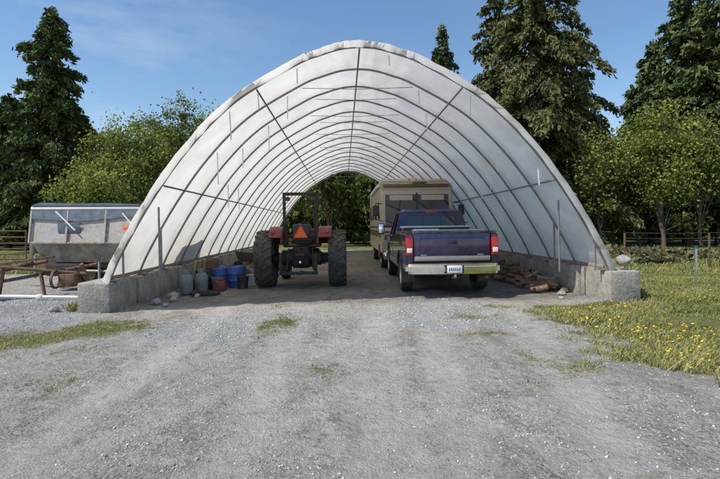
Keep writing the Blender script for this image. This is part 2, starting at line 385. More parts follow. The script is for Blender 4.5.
def conifer_data(h,r,nl,leaf,droop=.35,b0=.08,irr=.35,nb=140,pw=.85,asp=2.6):
    t=np.sort(R.random(nb)**.95); z=h*(b0+(1-b0)*t)
    az=np.arange(nb)*2.39996+R.normal(0,.5,nb)
    lob=vn(az*1.2,z*.35,int(R.integers(99)))
    ln=r*((1-t)**pw*.93+.03)*(1-irr+irr*1.7*lob)*R.uniform(.6,1.2,nb)
    ln*=np.interp(t,[0,.12],[.75,1])
    w=ln**1.3; bi=R.choice(nb,nl,p=w/w.sum())
    s0=R.random(nl)**.6; ns=9
    sq=(np.floor(s0*ns)+R.normal(.5,.22,nl))/ns; sq=np.clip(sq,.02,1.03)
    side=np.where(R.random(nl)<.5,-1,1)*R.random(nl)
    L=ln[bi]; a=az[bi]; wd=.30*L*(1.12-sq)*side
    rr=L*sq+np.abs(wd)*.5
    x=np.cos(a)*rr-np.sin(a)*wd; y=np.sin(a)*rr+np.cos(a)*wd
    zz=z[bi]+.18*rr-droop*sq**2*L-np.abs(wd)*.35-np.abs(R.normal(0,.22,nl))*min(1,r/4)
    C=np.stack([x,y,zz],-1)+R.normal(0,.09,(nl,3))
    sg=np.sign(side)
    ax=np.stack([np.cos(a+sg*.6),np.sin(a+sg*.6),-.45-droop*np.ones(nl)],-1)
    q=leafquads(C,leaf*R.uniform(.5,1.4,nl),axis=ax,asp=asp,jit=.75)
    bv=R.random(nb)
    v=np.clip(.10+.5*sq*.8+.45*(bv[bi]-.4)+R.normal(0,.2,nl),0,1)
    wob=np.cumsum(R.normal(0,.05,9)); zt=np.linspace(0,h*.98,9)
    paths=[(np.stack([wob-wob[0],(wob-wob[0])[::-1]*.3,zt],-1),np.linspace(h*.018+.05,.02,9))]
    for j in range(0,nb,2):
        ss=np.linspace(0,.9,4); l=ln[j]
        paths.append((np.stack([np.cos(az[j])*l*ss,np.sin(az[j])*l*ss,z[j]+.18*l*ss-droop*ss**2*l],-1),np.linspace(.05,.012,4)*min(1,h/15)))
    return paths,q,np.repeat(v,4)
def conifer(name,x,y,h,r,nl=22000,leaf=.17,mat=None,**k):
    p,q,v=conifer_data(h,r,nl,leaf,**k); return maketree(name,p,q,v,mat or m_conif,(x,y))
def decid_data(h,r,nl,leaf,b0=.25,ncl=70,sig=.42,airy=0):
    paths=[]; th=h*.55
    wob=np.cumsum(R.normal(0,.12,6))
    tp=np.stack([wob-wob[0],np.cumsum(R.normal(0,.1,6)),np.linspace(0,th,6)],-1); tp[0,1]=0
    paths.append((tp,np.linspace(h*.012+.03,.05,6)))
    cen=[]
    nlimb=11
    for i in range(nlimb):
        t=R.uniform(.2,1); st=np.array([np.interp(t*th,tp[:,2],tp[:,k]) for k in range(3)])
        a=i*2.4+R.normal(0,.4); el=R.uniform(.3,1.35)
        for s in range(ncl//nlimb):
            aa=a+R.normal(0,.45); e2=np.clip(el+R.normal(0,.3),-.1,1.5)
            zr=h*(1-.03)-st[2]
            rad=R.uniform(.4,1.08)
            end=st+np.array([math.cos(aa)*math.cos(e2)*r*1.15*rad,math.sin(aa)*math.cos(e2)*r*1.15*rad,math.sin(e2)*zr*rad])
            mid=(st+end)/2+R.normal(0,.2,3)+np.array([0,0,-.2])
            paths.append(([st,mid,end],[.055*h/12,.03*h/12,.01])); cen.append(end)
            if R.random()<.6: cen.append((mid+end)/2+R.normal(0,.3,3))
    cen=np.array(cen); m=len(cen); ci=R.integers(0,m,nl); sg=R.uniform(.5,1.6,m)*sig
    off=R.normal(size=(nl,3))*sg[ci][:,None]; off[:,2]*=.85
    C=cen[ci]+off; cv=R.random(m)
    q=leafquads(C,leaf*R.uniform(.6,1.4,nl),asp=1.2)
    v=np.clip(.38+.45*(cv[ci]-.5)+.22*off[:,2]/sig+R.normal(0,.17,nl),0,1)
    return paths,q,np.repeat(v,4)
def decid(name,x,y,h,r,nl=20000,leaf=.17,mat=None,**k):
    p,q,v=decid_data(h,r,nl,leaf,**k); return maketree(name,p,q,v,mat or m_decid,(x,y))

def px2x(px,D): return (px-360)/480*D
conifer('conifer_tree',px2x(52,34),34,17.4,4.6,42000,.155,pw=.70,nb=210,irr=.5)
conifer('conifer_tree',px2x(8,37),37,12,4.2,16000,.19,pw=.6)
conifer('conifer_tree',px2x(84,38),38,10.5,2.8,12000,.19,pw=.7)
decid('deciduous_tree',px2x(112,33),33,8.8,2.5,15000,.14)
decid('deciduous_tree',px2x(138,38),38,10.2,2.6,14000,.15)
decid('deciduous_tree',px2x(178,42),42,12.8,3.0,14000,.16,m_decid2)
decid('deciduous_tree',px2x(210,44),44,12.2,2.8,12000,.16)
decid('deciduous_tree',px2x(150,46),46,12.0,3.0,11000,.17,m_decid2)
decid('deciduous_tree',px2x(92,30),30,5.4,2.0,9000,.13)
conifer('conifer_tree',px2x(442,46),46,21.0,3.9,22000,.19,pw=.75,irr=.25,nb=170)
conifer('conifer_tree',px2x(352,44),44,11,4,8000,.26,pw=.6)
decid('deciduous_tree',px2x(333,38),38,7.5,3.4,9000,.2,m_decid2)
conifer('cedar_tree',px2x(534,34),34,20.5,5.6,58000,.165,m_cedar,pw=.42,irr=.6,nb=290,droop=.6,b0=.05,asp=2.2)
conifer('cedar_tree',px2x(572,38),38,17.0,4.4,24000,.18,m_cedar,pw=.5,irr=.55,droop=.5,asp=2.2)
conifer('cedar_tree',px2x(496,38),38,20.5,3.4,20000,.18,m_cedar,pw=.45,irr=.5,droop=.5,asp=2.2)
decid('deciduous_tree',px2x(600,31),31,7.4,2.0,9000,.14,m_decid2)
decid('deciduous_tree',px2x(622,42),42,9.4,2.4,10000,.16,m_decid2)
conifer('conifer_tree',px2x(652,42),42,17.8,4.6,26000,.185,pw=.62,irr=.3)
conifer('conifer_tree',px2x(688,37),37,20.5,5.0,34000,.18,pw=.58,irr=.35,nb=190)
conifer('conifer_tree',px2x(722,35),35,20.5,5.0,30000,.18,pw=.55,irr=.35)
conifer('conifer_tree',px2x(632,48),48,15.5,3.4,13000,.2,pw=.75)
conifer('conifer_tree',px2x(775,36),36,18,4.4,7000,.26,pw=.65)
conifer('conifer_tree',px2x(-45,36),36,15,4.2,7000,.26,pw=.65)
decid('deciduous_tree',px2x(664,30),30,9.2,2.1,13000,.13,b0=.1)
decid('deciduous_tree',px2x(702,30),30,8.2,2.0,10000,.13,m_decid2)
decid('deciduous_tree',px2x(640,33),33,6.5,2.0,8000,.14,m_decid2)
Ps=[];Qs=[];Vv=[]
for i in range(44):
    D=R.uniform(52,72); x=-85+i*3.9+R.normal(0,1.2)
    ppx=360+x/D*480
    hh=R.uniform(8,12)
    if 585<ppx<645: hh*=.8
    if R.random()<.5: p,q,v=conifer_data(hh*1.15,R.uniform(2.8,4),4200,.38,nb=80,pw=.65)
    else: p,q,v=decid_data(hh,R.uniform(3.2,4.5),4200,.42,sig=.8)
    o=np.array([x,D,0])
    Ps+= [(np.asarray(a)+o,r) for a,r in p[:12]]; Qs.append(q+o); Vv.append(v)
nU=36000; ux=R.uniform(-75,75,nU); uy=50+R.uniform(0,8,nU); uh=R.random(nU)*(3.0+3.5*vn(ux*.3,uy*.3,5))
Qs.append(leafquads(np.stack([ux,uy,uh],-1),R.uniform(.35,.7,nU))); Vv.append(np.repeat(np.clip(R.random(nU)*.4+.5*vn(ux*.4,uy*.2,15),0,1),4))
maketree('distant_treeline',Ps,np.concatenate(Qs),np.concatenate(Vv),m_far,(0,0))

# ---------------- hoop building ----------------
half=[(0,4.42),(.35,4.385),(.75,4.27),(1.25,4.07),(2.4,3.38),(3.3,2.49),(4.03,1.48),(4.6,.5),(4.83,0)]
def catm(P,k=6):
    P=[np.array(p,float) for p in P]; P=[2*P[0]-P[1]]+P+[2*P[-1]-P[-2]]; out=[]
    for i in range(1,len(P)-2):
        for j in range(k):
            t=j/k; p0,p1,p2,p3=P[i-1:i+3]
            out.append(.5*((2*p1)+(-p0+p2)*t+(2*p0-5*p1+4*p2-p3)*t*t+(-p0+3*p1-3*p2+p3)*t**3))
    out.append(P[-2]); return out
hp=catm(half); prof=[(-p[0],p[1]) for p in hp[::-1]]+[(p[0],p[1]) for p in hp[1:]]
prof=np.array(prof); tg=np.gradient(prof,axis=0); tg/=np.linalg.norm(tg,axis=1)[:,None]
nrm=np.stack([-tg[:,1],tg[:,0]],-1)
LEN=20.8; NB=16; SP=LEN/NB
BL=(.08,9.2,-.03); BR=(0,-1.05,2.0)
HB=root('hoop_building',(BL[0],BL[1],BL[2]),BR)
B0=.6
m,nt,p=newmat('white_fabric'); L=nt.links.new
tc=N(nt,'ShaderNodeTexCoord'); mp=N(nt,'ShaderNodeMapping'); mp.inputs['Scale'].default_value=(1,.6,.45); L(tc.outputs['Object'],mp.inputs[0])
n1=N(nt,'ShaderNodeTexNoise'); n1.inputs['Scale'].default_value=1.6; n1.inputs['Detail'].default_value=6; n1.inputs['Roughness'].default_value=.7; L(mp.outputs[0],n1.inputs['Vector'])
mr=N(nt,'ShaderNodeMapRange'); mr.inputs[1].default_value=.38; mr.inputs[2].default_value=.68; L(n1.outputs['Fac'],mr.inputs[0])
mx=N(nt,'ShaderNodeMix',data_type='RGBA'); mx.inputs[6].default_value=(.90,.885,.85,1); mx.inputs[7].default_value=(.78,.745,.68,1); L(mr.outputs[0],mx.inputs[0])
ag=N(nt,'ShaderNodeAttribute',attribute_name='grime')
m3=N(nt,'ShaderNodeMix',data_type='RGBA'); m3.inputs[7].default_value=(.50,.46,.37,1); L(mx.outputs[2],m3.inputs[6])
mg=N(nt,'ShaderNodeMath',operation='MULTIPLY'); L(ag.outputs['Fac'],mg.inputs[0]); L(n1.outputs['Fac'],mg.inputs[1]); L(mg.outputs[0],m3.inputs[0])
L(m3.outputs[2],p.inputs['Base Color']); p.inputs['Roughness'].default_value=.6
tr=N(nt,'ShaderNodeBsdfTranslucent'); L(m3.outputs[2],tr.inputs['Color'])
ms=N(nt,'ShaderNodeMixShader'); ms.inputs[0].default_value=.48; L(p.outputs[0],ms.inputs[1]); L(tr.outputs[0],ms.inputs[2]); L(ms.outputs[0],nt.nodes['Material Output'].inputs[0])
m_fab=m
ysf=np.concatenate([[-.125,-.12,-.05],np.arange(0,NB*6+1)*SP/6]); rows=[];gr_=[]
for j,yy in enumerate(ysf):
    off=.045-(.04*abs(math.sin(math.pi*yy/SP))**.8 if yy>0 else 0)
    if j==0: off-=.12
    wr=.014*(vn(np.arange(len(prof))*.9,np.full(len(prof),yy*1.5),3)-.5)*2
    if j==0: wr=wr*4
    if j in(1,2): wr=.028*(vn(np.arange(len(prof))*1.7,np.full(len(prof),7.),4)-.5)*2
    q=prof+nrm*(off+wr)[:,None]
    rows.append(np.stack([q[:,0],np.full(len(q),yy)+(wr*1.5 if j<3 else 0),q[:,1]+B0],-1))
    rib_d=abs(((yy/SP)+.5)%1-.5)
    gr_.append(np.clip(1.2-prof[:,1]/1.0,0,1)*.8+.25*(rib_d<.05)+.18*vn(np.arange(len(prof))*.5,np.full(len(prof),yy*.8),44))
V=np.array(rows); a,b_=V.shape[:2]; idx=np.arange(a*b_).reshape(a,b_)
F=np.stack([idx[:-1,:-1],idx[:-1,1:],idx[1:,1:],idx[1:,:-1]],-1).reshape(-1,4)
npmesh('fabric_cover',V.reshape(-1,3),F,[m_fab],{'grime':np.array(gr_).ravel()},smooth=True,parent=HB)
rib=prof-nrm*.03
tube('arches',[[(x,i*SP+.02,z+B0) for x,z in rib] for i in range(NB+1)],.023,m_pipe,HB)
def at(xv):
    k=np.argmin(np.abs(prof[:,0]-xv)); return rib[k]-nrm[k]*.05
pl=[]
for xv in(0,-2.0,2.0,-3.75,3.75):
    q=at(xv); pl.append([(q[0],.0,q[1]+B0),(q[0],LEN,q[1]+B0)])
tube('purlins',pl,.019,m_pipe,HB)
ties=[]
for i in range(NB+1):
    q=at(1.25 if i%2 else 1.0); zz=q[1]+B0-.02
    ties.append([(-q[0],i*SP+.02,zz),(0,i*SP+.02,zz-.03),(q[0],i*SP+.02,zz)])
tube('collar_ties',ties[1:],.007,m_pipe,HB)
br=[]
for sx in(-1,1):
    br.append([(4.02*sx,.45,.55),(4.02*sx,.45,2.0)])
    br.append([(4.55*sx,.05,.6),(4.55*sx,.05,1.15)])
    br.append([(4.30*sx,SP,.6),(4.30*sx,SP,1.6)])
tube('braces',br,.02,m_pipe,HB)
for (xv,yy,l) in [(-2.6,.1,.55),(-2.0,.1,.35),(-3.2,1.4,.7),(-2.9,2.7,.5),(-1.2,.1,.3),(1.4,1.4,.3),(2.2,.1,.4),(3.1,1.4,.5),(3.4,2.7,.5),(-3.5,4,.6),(.6,.1,.2),(-3.6,5.3,.6),(3.6,.1,.45),(3.5,4.,.5),(-1.6,1.4,.5),(-2.3,2.7,.6),(1.9,2.7,.4)]:
    q=at(xv); box('strap',(.025,.006,l),(q[0],yy+.06,q[1]+B0-l/2+.03),m_white,HB,bev=0,rot=(random.uniform(-3,3),random.uniform(-3,3),0))
for sx in(-1,1):
    box('base_rail',(.07,LEN,.07),(4.82*sx,LEN/2,.65),m_wood,HB,bev=.01)
    for i in range(NB+1): box('base_plate',(.16,.16,.02),(4.72*sx,i*SP+.05,.612),m_pipe,HB,bev=.003)
for sx in(-1,1):
    W=root('concrete_block_wall',BL,BR); yy=-.22
    while yy<LEN:
        l=1.22; h=.6+random.uniform(-.015,.015)
        box('block',(.58,l-.03,h+.1),(4.97*sx+random.uniform(-.03,.03),yy+l/2,h/2-.05),m_conc,W,bev=.03,jit=.018,rot=(0,0,random.uniform(-1,1)))
        yy+=l
def rock(name,loc,s,mat,seed,parent=None,sq=.75):
    bm=bmesh.new(); bmesh.ops.create_icosphere(bm,subdivisions=3,radius=s); rr=random.Random(seed)
    offs=[Vector([rr.uniform(-1,1) for _ in range(3)]).normalized() for _ in range(14)]
    for v in bm.verts:
        d=v.co.normalized(); k=1.0
        for o in offs:
            t=d.dot(o)
            if t>.72: k=min(k,.80/max(t,.01)*.95)
        v.co=d*s*k; v.co.z*=sq
    return fin(bm,name,mat,parent,loc,ang=25)
rock('boulder',(5.2,9.5,.84),.17,m_stone,3)
rock('boulder',(4.98,9.9,.83),.14,m_stone,5)
for i,(x,y,s) in enumerate([(-4.2,9.9,.13),(-4.0,10.3,.1),(-3.9,9.6,.07),(-4.25,10.9,.15),(-5.6,8.8,.10),(-3.7,10.9,.08),(4.3,10.2,.1),(4.1,9.8,.06)]):
    rock('boulder',(x,y,float(gz(x,y))+s*.35),s,m_stone,20+i)

# ---------------- wheels ----------------
def wheel(parent,x,y,r,w,side,rimr=.6,mat_rim=None,tread=m_rub,nm='tyre'):
    h=w/2; pr=[(r*rimr,-h*.8),(r*.8,-h),(r*.93,-h*.97),(r*.985,-h*.82),(r,-h*.5),(r,h*.5),(r*.985,h*.82),(r*.93,h*.97),(r*.8,h),(r*rimr,h*.8)]
    lathe(nm,pr,(x,y,r),tread,parent,closed=True)
    q=side*h
    lathe('rim',[(r*rimr*1.02,q*.85),(r*rimr*.92,q*.7),(r*rimr*.8,q*.35),(r*.3,q*.3),(r*.24,q*.6),(.001,q*.62)],(x,y,r),mat_rim or m_alu,parent,n=28)
    lathe('rim_back',[(r*rimr*1.02,-q*.85),(r*rimr*.9,-q*.2),(.001,-q*.2)],(x,y,r),m_dark,parent,n=28)
    for k in range(8):
        a=k*math.pi/4; cyl('lug',.014,.03,(x+q*.36,y+math.cos(a)*r*.36,r+math.sin(a)*r*.36),m_dark,parent,'X',n=6)

# ---------------- pickup truck ----------------
tx,ty=1.96,10.05
T=root('pickup_truck',(tx,ty,float(gz(tx,ty+1))+.0),(0,-.8,.9))
def arch(cy,cz,r,a0=180,a1=0,n=14): return [(cy+r*math.cos(math.radians(a0+(a1-a0)*i/n)),cz+r*math.sin(math.radians(a0+(a1-a0)*i/n))) for i in range(n+1)]
WR=.41
bedp=[(.1,.62)]+[(p[0],max(p[1],.6)) for p in arch(1.28,.44,.52,162,18)]+[(2.5,.6),(2.5,1.36),(.1,1.36)]
for sx in(-1,1):
    prism('bed_side',bedp,.80*sx,.985*sx,m_purple,T,bev=.035,seg=3)
    prism('bed_rail',[(.1,1.365),(2.5,1.365),(2.5,1.385),(.1,1.385)],.82*sx,.96*sx,m_blk,T,bev=.005)
    ar=arch(1.28,.44,.50,165,15); ar2=arch(1.28,.44,.57,165,15)
    prism('fender_flare',ar+ar2[::-1],.93*sx,1.015*sx,m_purple,T,bev=.02)
    prism('rocker_trim',[(1.9,.5),(2.5,.5),(2.5,.68),(1.85,.68)],.86*sx,.992*sx,m_silver,T,bev=.02)
    prism('rear_trim',[(.12,.56),(.70,.56),(.76,.70),(.12,.70)],.86*sx,.992*sx,m_silver,T,bev=.02)
    box('tail_lamp',(.15,.09,.38),(.905*sx,.085,1.07),m_redl,T,bev=.02)
    box('reverse_lamp',(.11,.02,.10),(.905*sx,.036,.99),m_white,T,bev=.008)
    wheel(T,.86*sx,1.28,WR,.27,sx); wheel(T,.86*sx,5.0,WR,.27,sx)
    box('mud_flap',(.28,.015,.34),(.85*sx,.72,.42),m_blk,T,bev=.004)
    box('mirror_arm',(.20,.04,.05),(1.08*sx,4.28,1.34),m_blk,T,bev=.01)
    box('mirror',(.19,.09,.34),(1.24*sx,4.28,1.44),m_blk,T,bev=.03)
    box('mirror_glass',(.15,.006,.28),(1.24*sx,4.232,1.44),m_chrome,T,bev=.002)
box('bed_floor',(1.62,2.4,.05),(0,1.3,.76),m_blk,T)
box('bed_front',(1.7,.06,.62),(0,2.5,1.06),m_purple,T,bev=.015)
box('tailgate',(1.62,.07,.60),(0,.115,1.07),m_purple,T,bev=.025,seg=3)
box('tailgate_top',(1.62,.085,.05),(0,.115,1.365),m_blk,T,bev=.018)
for z_ in(1.25,.93): box('tailgate_crease',(1.36,.014,.018),(0,.079,z_),m_purple,T,bev=.006)
for x_ in(-.68,.68): box('tailgate_crease',(.018,.014,.30),(x_,.079,1.09),m_purple,T,bev=.006)
box('tailgate_lower_trim',(1.60,.02,.10),(0,.072,.815),m_silver,T,bev=.006)
box('tailgate_handle_bezel',(.22,.02,.10),(0,.074,1.16),m_blk,T,bev=.008)
box('tailgate_handle',(.15,.02,.04),(0,.060,1.17),m_purple,T,bev=.006)
m_badge=M('badge_silver',(.35,.35,.36),.35,.8)
for sx in(-.60,.60): box('badge',(.13,.008,.025),(sx,.074,.89),m_badge,T,bev=.003)
bp_=[(-1.0,.12),(-.99,-.02),(-.86,-.10),(-.4,-.135),(.4,-.135),(.86,-.10),(.99,-.02),(1.0,.12)]
prism('rear_bumper',bp_,.50,.71,m_chrome,T,plane='XY',bev=.055,seg=4)
prism('bumper_step_pad',[(-.9,.08),(-.84,-.05),(-.4,-.085),(.4,-.085),(.84,-.05),(.9,.08)],.708,.722,m_blk,T,plane='XY',bev=.004)
box('plate_recess',(.40,.02,.17),(0,-.128,.60),m_blk,T,bev=.01)
box('licence_plate',(.31,.008,.155),(0,-.143,.605),m_white,T,bev=.003)
m_txt=M('plate_ink',(.03,.05,.2),.5)
for k in range(6): box('plate_mark',(.022,.004,.06),(-.105+k*.042,-.148,.60),m_txt,T,bev=.001)
box('hitch_receiver',(.09,.2,.09),(0,-.02,.44),m_dark,T)
box('hitch_ball_mount',(.05,.14,.03),(0,-.16,.43),m_dark,T); cyl('hitch_ball',.028,.06,(0,-.2,.47),m_chrome,T,bev=.01)
box('frame',(.9,5.0,.14),(0,2.8,.52),m_dark,T)
cyl('rear_axle',.06,1.6,(0,1.28,.41),m_dark,T,'X'); rock('differential',(0,1.28,.41),.17,m_dark,2,T,sq=1)
tube('exhaust',[[(.62,.9,.42),(.7,.3,.42),(.74,.12,.41)]],.035,m_rust,T)
box('spare_tyre',(.7,.7,.2),(0,.75,.5),m_rub,T,bev=.09,seg=3)
cabp=[(2.55,.56),(4.38,.56)]+[(p[0],max(p[1],.56)) for p in arch(5.0,.44,.54,165,15)]+[(5.62,.6),(5.85,.62),(5.85,1.1),(5.72,1.20),(4.55,1.28),(2.55,1.28)]
prism('cab_body',cabp,-.97,.97,m_purple,T,bev=.05,seg=3)
box('front_bumper',(1.98,.18,.24),(0,5.88,.6),m_chrome,T,bev=.05)
for sx in(-1,1):
    prism('cab_trim',[(2.57,.5),(4.36,.5),(4.36,.68),(2.57,.68)],.88*sx,.985*sx,m_silver,T,bev=.02)
    for yy in(2.6,3.5,4.4): box('door_gap',(.006,.012,.6),(.972*sx,yy,.97),m_blk,T,bev=0)
    for yy in(3.4,4.3): box('door_handle',(.03,.12,.035),(.985*sx,yy-.15,1.13),m_blk,T,bev=.01)
def frustum(name,b,t,z0,z1,mat,bev,P):
    bm=bmesh.new(); vs=[]
    for (x0,x1,y0,y1),z in((b,z0),(t,z1)): vs.append([bm.verts.new(q) for q in((x0,y0,z),(x1,y0,z),(x1,y1,z),(x0,y1,z))])
    bm.faces.new(vs[0][::-1]); bm.faces.new(vs[1])
    for i in range(4): bm.faces.new((vs[0][i],vs[0][(i+1)%4],vs[1][(i+1)%4],vs[1][i]))
    bmesh.ops.bevel(bm,geom=bm.edges[:],offset=bev,segments=3,affect='EDGES'); return fin(bm,name,mat,P)
bb_=(-.93,.93,2.60,4.72); tt=(-.80,.80,2.72,4.12); z0,z1=1.27,1.86
frustum('cab_glass',bb_,tt,z0,z1,m_glass,.04,T)
frustum('cab_roof',(-.835,.835,2.67,4.20),(-.76,.76,2.78,4.05),1.835,1.955,m_purple,.05,T)
def lp(fx,fy,t,o=.012):
    x=(bb_[0]+(bb_[1]-bb_[0])*fx)*(1-t)+(tt[0]+(tt[1]-tt[0])*fx)*t
    y=(bb_[2]+(bb_[3]-bb_[2])*fy)*(1-t)+(tt[2]+(tt[3]-tt[2])*fy)*t
    return Vector((x+(o if fx>.5 else -o if fx<.5 else 0),y+(-o if fy==0 else o if fy==1 else 0),z0+(z1-z0)*t))
for f0,f1 in((0,.13),(.87,1)): plate('rear_pillar',[lp(f0,0,0),lp(f1,0,0),lp(f1,0,1),lp(f0,0,1)],.03,m_purple,T,bev=.008)
plate('rear_header',[lp(.12,0,.86),lp(.88,0,.86),lp(.88,0,1),lp(.12,0,1)],.026,m_purple,T,bev=.006)
plate('rear_sill',[lp(.12,0,-.05),lp(.88,0,-.05),lp(.88,0,.12),lp(.12,0,.12)],.026,m_purple,T,bev=.006)
for fx in(0,1):
    for f0,f1 in((0,.16),(.50,.56),(.93,1)): plate('side_pillar',[lp(fx,f0,0),lp(fx,f1,0),lp(fx,f1,1),lp(fx,f0,1)],.03,m_purple,T,bev=.008)
for f0,f1 in((0,.06),(.94,1)): plate('windscreen_pillar',[lp(f0,1,0),lp(f1,1,0),lp(f1,1,1),lp(f0,1,1)],.03,m_purple,T,bev=.008)
box('high_brake_lamp',(.30,.03,.045),(0,2.69,1.875),m_redl,T,bev=.008)
for k in(.36,.64): plate('rear_slider',[lp(k,0,.1,.004),lp(k+.012,0,.1,.004),lp(k+.012,0,.88,.004),lp(k,0,.88,.004)],.01,m_blk,T)
box('toolbox',(1.66,.5,.30),(0,2.2,1.31),m_blk,T,bev=.02); box('toolbox_lid',(1.72,.54,.05),(0,2.2,1.48),m_alu,T,bev=.015)
box('cooler',(.6,.35,.3),(-.35,1.4,1.28),m_white,T,bev=.03); box('load_box',(.4,.4,.35),(.35,1.3,1.24),m_tarp,T,bev=.04)
box('load_bag',(.35,.4,.32),(.02,1.0,1.24),m_white,T,bev=.12,seg=4,jit=.03)
tube('rack_bar',[[(-.8,.5,1.40),(.8,.5,1.40)]],.02,m_alu,T)

# ---------------- tractor ----------------
ax,ay=-1.52,12.75
K=root('tractor',(ax,ay,float(gz(ax,ay))),(0,-.8,1))
def tractor_wheel(x,r,w,side):
    h=w/2; rr=r-.035
    lathe('rear_tyre',[(r*.56,-h*.7),(r*.75,-h*.98),(rr*.94,-h*.95),(rr,-h*.75),(rr*1.01,0),(rr,h*.75),(rr*.94,h*.95),(r*.75,h*.98),(r*.56,h*.7)],(x,0,r),m_tread,K,n=48,closed=True)
    bm=bmesh.new(); n=20
    for s in(-1,1):
        for k in range(n):
            a=2*math.pi*(k+(.5 if s>0 else 0))/n
            pts=[]
            for (t,da) in((0.02,.16),(.55,.02),(1.0,-.05)): pts.append((s*h*t,a+da))
            for j in range(2):
                x0,a0=pts[j];x1,a1=pts[j+1]; dw=.042
                def V_(xx,aa,rad): return bm.verts.new((xx,math.cos(aa)*rad,math.sin(aa)*rad))
                R0=r; R1=r if j==0 else r*.965
                q=[V_(x0,a0-dw,R0),V_(x0,a0+dw,R0),V_(x1,a1+dw,R1),V_(x1,a1-dw,R1)]
                l=[V_(x0,a0-dw*1.2,rr-.03),V_(x0,a0+dw*1.2,rr-.03),V_(x1,a1+dw*1.2,rr*.95-.03),V_(x1,a1-dw*1.2,rr*.95-.03)]
                bm.faces.new(q)
                for i2 in range(4): bm.faces.new((q[i2],l[i2],l[(i2+1)%4],q[(i2+1)%4]))
    fin(bm,'tread_lugs',m_tread,K,(x,0,r))
    q=side*h
    lathe('rear_rim',[(r*.58,q*.75),(r*.53,q*.5),(r*.48,q*.1),(r*.25,0),(r*.2,q*.25),(.001,q*.27)],(x,0,r),m_silver,K,n=28)
    lathe('rear_rim_in',[(r*.58,-q*.75),(r*.53,-q*.3),(.001,-q*.25)],(x,0,r),m_silver,K,n=28)
for sx in(-1,1):
    tractor_wheel(.94*sx,.75,.46,sx)
    wheel(K,.72*sx,2.15,.44,.26,sx,tread=m_tread,mat_rim=m_silver)
    a=[(math.cos(math.radians(t))*.84,.75+math.sin(math.radians(t))*.84) for t in range(138,24,-8)]
    b2=[(math.cos(math.radians(t))*.81,.75+math.sin(math.radians(t))*.81) for t in range(138,24,-8)]
    prism('fender',a+b2[::-1],.46*sx,.80*sx,m_red,K,bev=.008)
    ins=[(math.cos(math.radians(t))*.82,.75+math.sin(math.radians(t))*.82) for t in range(150,14,-8)]
    prism('fender_inner',ins,.45*sx,.475*sx,m_red,K,bev=.004)
    box('tail_lamp',(.09,.05,.09),(.70*sx,-.50,1.46),m_redl,K,bev=.012)
    box('rops_post',(.07,.09,1.35),(.42*sx,-.30,1.74),m_dark,K,bev=.012)
    tube('lift_arm',[[(.20*sx,-.1,.62),(.36*sx,-.5,.5),(.42*sx,-.95,.42)]],.032,m_dark,K)
    tube('lift_link',[[(.34*sx,-.55,.48),(.30*sx,-.40,1.02)]],.022,m_dark,K)
    box('step',(.25,.35,.03),(.45*sx,.9,.55),m_dark,K)
    box('work_lamp',(.13,.08,.10),(.33*sx,-.33,2.30),m_blk,K,bev=.02)
    box('side_tank',(.14,.6,.34),(.33*sx,.7,.80),m_dark,K,bev=.04)
    cyl('axle_housing',.19,.30,(.38*sx,0,.75),m_dark,K,'X',bev=.03)
    box('quick_hitch_leg',(.07,.06,.5),(.43*sx,-.985,.66),m_dark,K)
box('rops_top',(.92,.09,.08),(0,-.30,2.43),m_dark,K,bev=.015)
box('rops_cross',(.8,.05,.05),(0,-.30,1.35),m_dark,K)
cyl('axle',.12,1.6,(0,0,.75),m_dark,K,'X',bev=.02)
box('transmission',(.46,1.3,.55),(0,.35,.78),m_dark,K,bev=.05)
box('rear_housing',(.40,.25,.5),(0,-.27,.82),m_dark,K,bev=.05)
cyl('pto_shaft',.03,.2,(0,-.48,.68),m_chrome,K,'Y'); box('pto_guard',(.26,.18,.03),(0,-.46,.86),m_red,K)
box('drawbar',(.09,.8,.04),(0,-.5,.40),m_dark,K)
box('quick_hitch',(.95,.06,.08),(0,-.98,.44),m_dark,K)
tube('top_link',[[(0,-.38,1.02),(0,-.75,1.0)]],.028,m_dark,K)
box('engine',(.42,1.3,.5),(0,1.6,.85),m_dark,K,bev=.03)
prism('hood',[(.95,1.05),(2.55,.95),(2.6,1.28),(2.45,1.42),(.95,1.55)],-.30,.30,m_red,K,bev=.06,seg=3)
box('dashboard',(.5,.3,.5),(0,.85,1.25),m_blk,K,bev=.05)
tube('steering_wheel',[[(.19*math.cos(t/16*6.283),.62+.10*math.sin(t/16*6.283),1.55+.16*math.sin(t/16*6.283)) for t in range(16)]],.015,m_blk,K,cyc=True)
tube('steering_column',[[(0,.8,1.3),(0,.62,1.55)]],.025,m_blk,K)
box('seat_base',(.48,.46,.12),(0,.05,1.18),m_blk,K,bev=.04); box('seat_back',(.46,.12,.46),(0,-.17,1.42),m_blk,K,bev=.05,rot=(-8,0,0))
box('platform',(.95,.9,.04),(0,.35,1.06),m_dark,K)
plate('slow_vehicle_triangle',[(-.18,-.36,1.30),(.18,-.36,1.30),(0,-.36,1.62)],.01,m_org,K)
tube('triangle_border',[[(-.19,-.368,1.295),(.19,-.368,1.295),(0,-.368,1.63)]],.014,m_redl,K,cyc=True)
tube('exhaust_stack',[[(.2,1.9,1.35),(.2,1.9,2.1)]],.035,m_dark,K)
tube('hydraulic_hoses',[[(.08+.06*i,-.40,.95),(.14+.07*i,-.52,.90-.05*i),(.2+.05*i,-.45,.7)] for i in range(3)]+[[(-.1-.05*i,-.40,.98),(-.2-.05*i,-.55,.85),(-.12,-.43,.65)] for i in range(3)],.011,m_blk,K)
tube('levers',[[(.3,.2,1.1),(.33,.22,1.42)],[(.37,.2,1.1),(.40,.24,1.38)],[(-.3,.3,1.1),(-.33,.32,1.4)]],.009,m_blk,K)

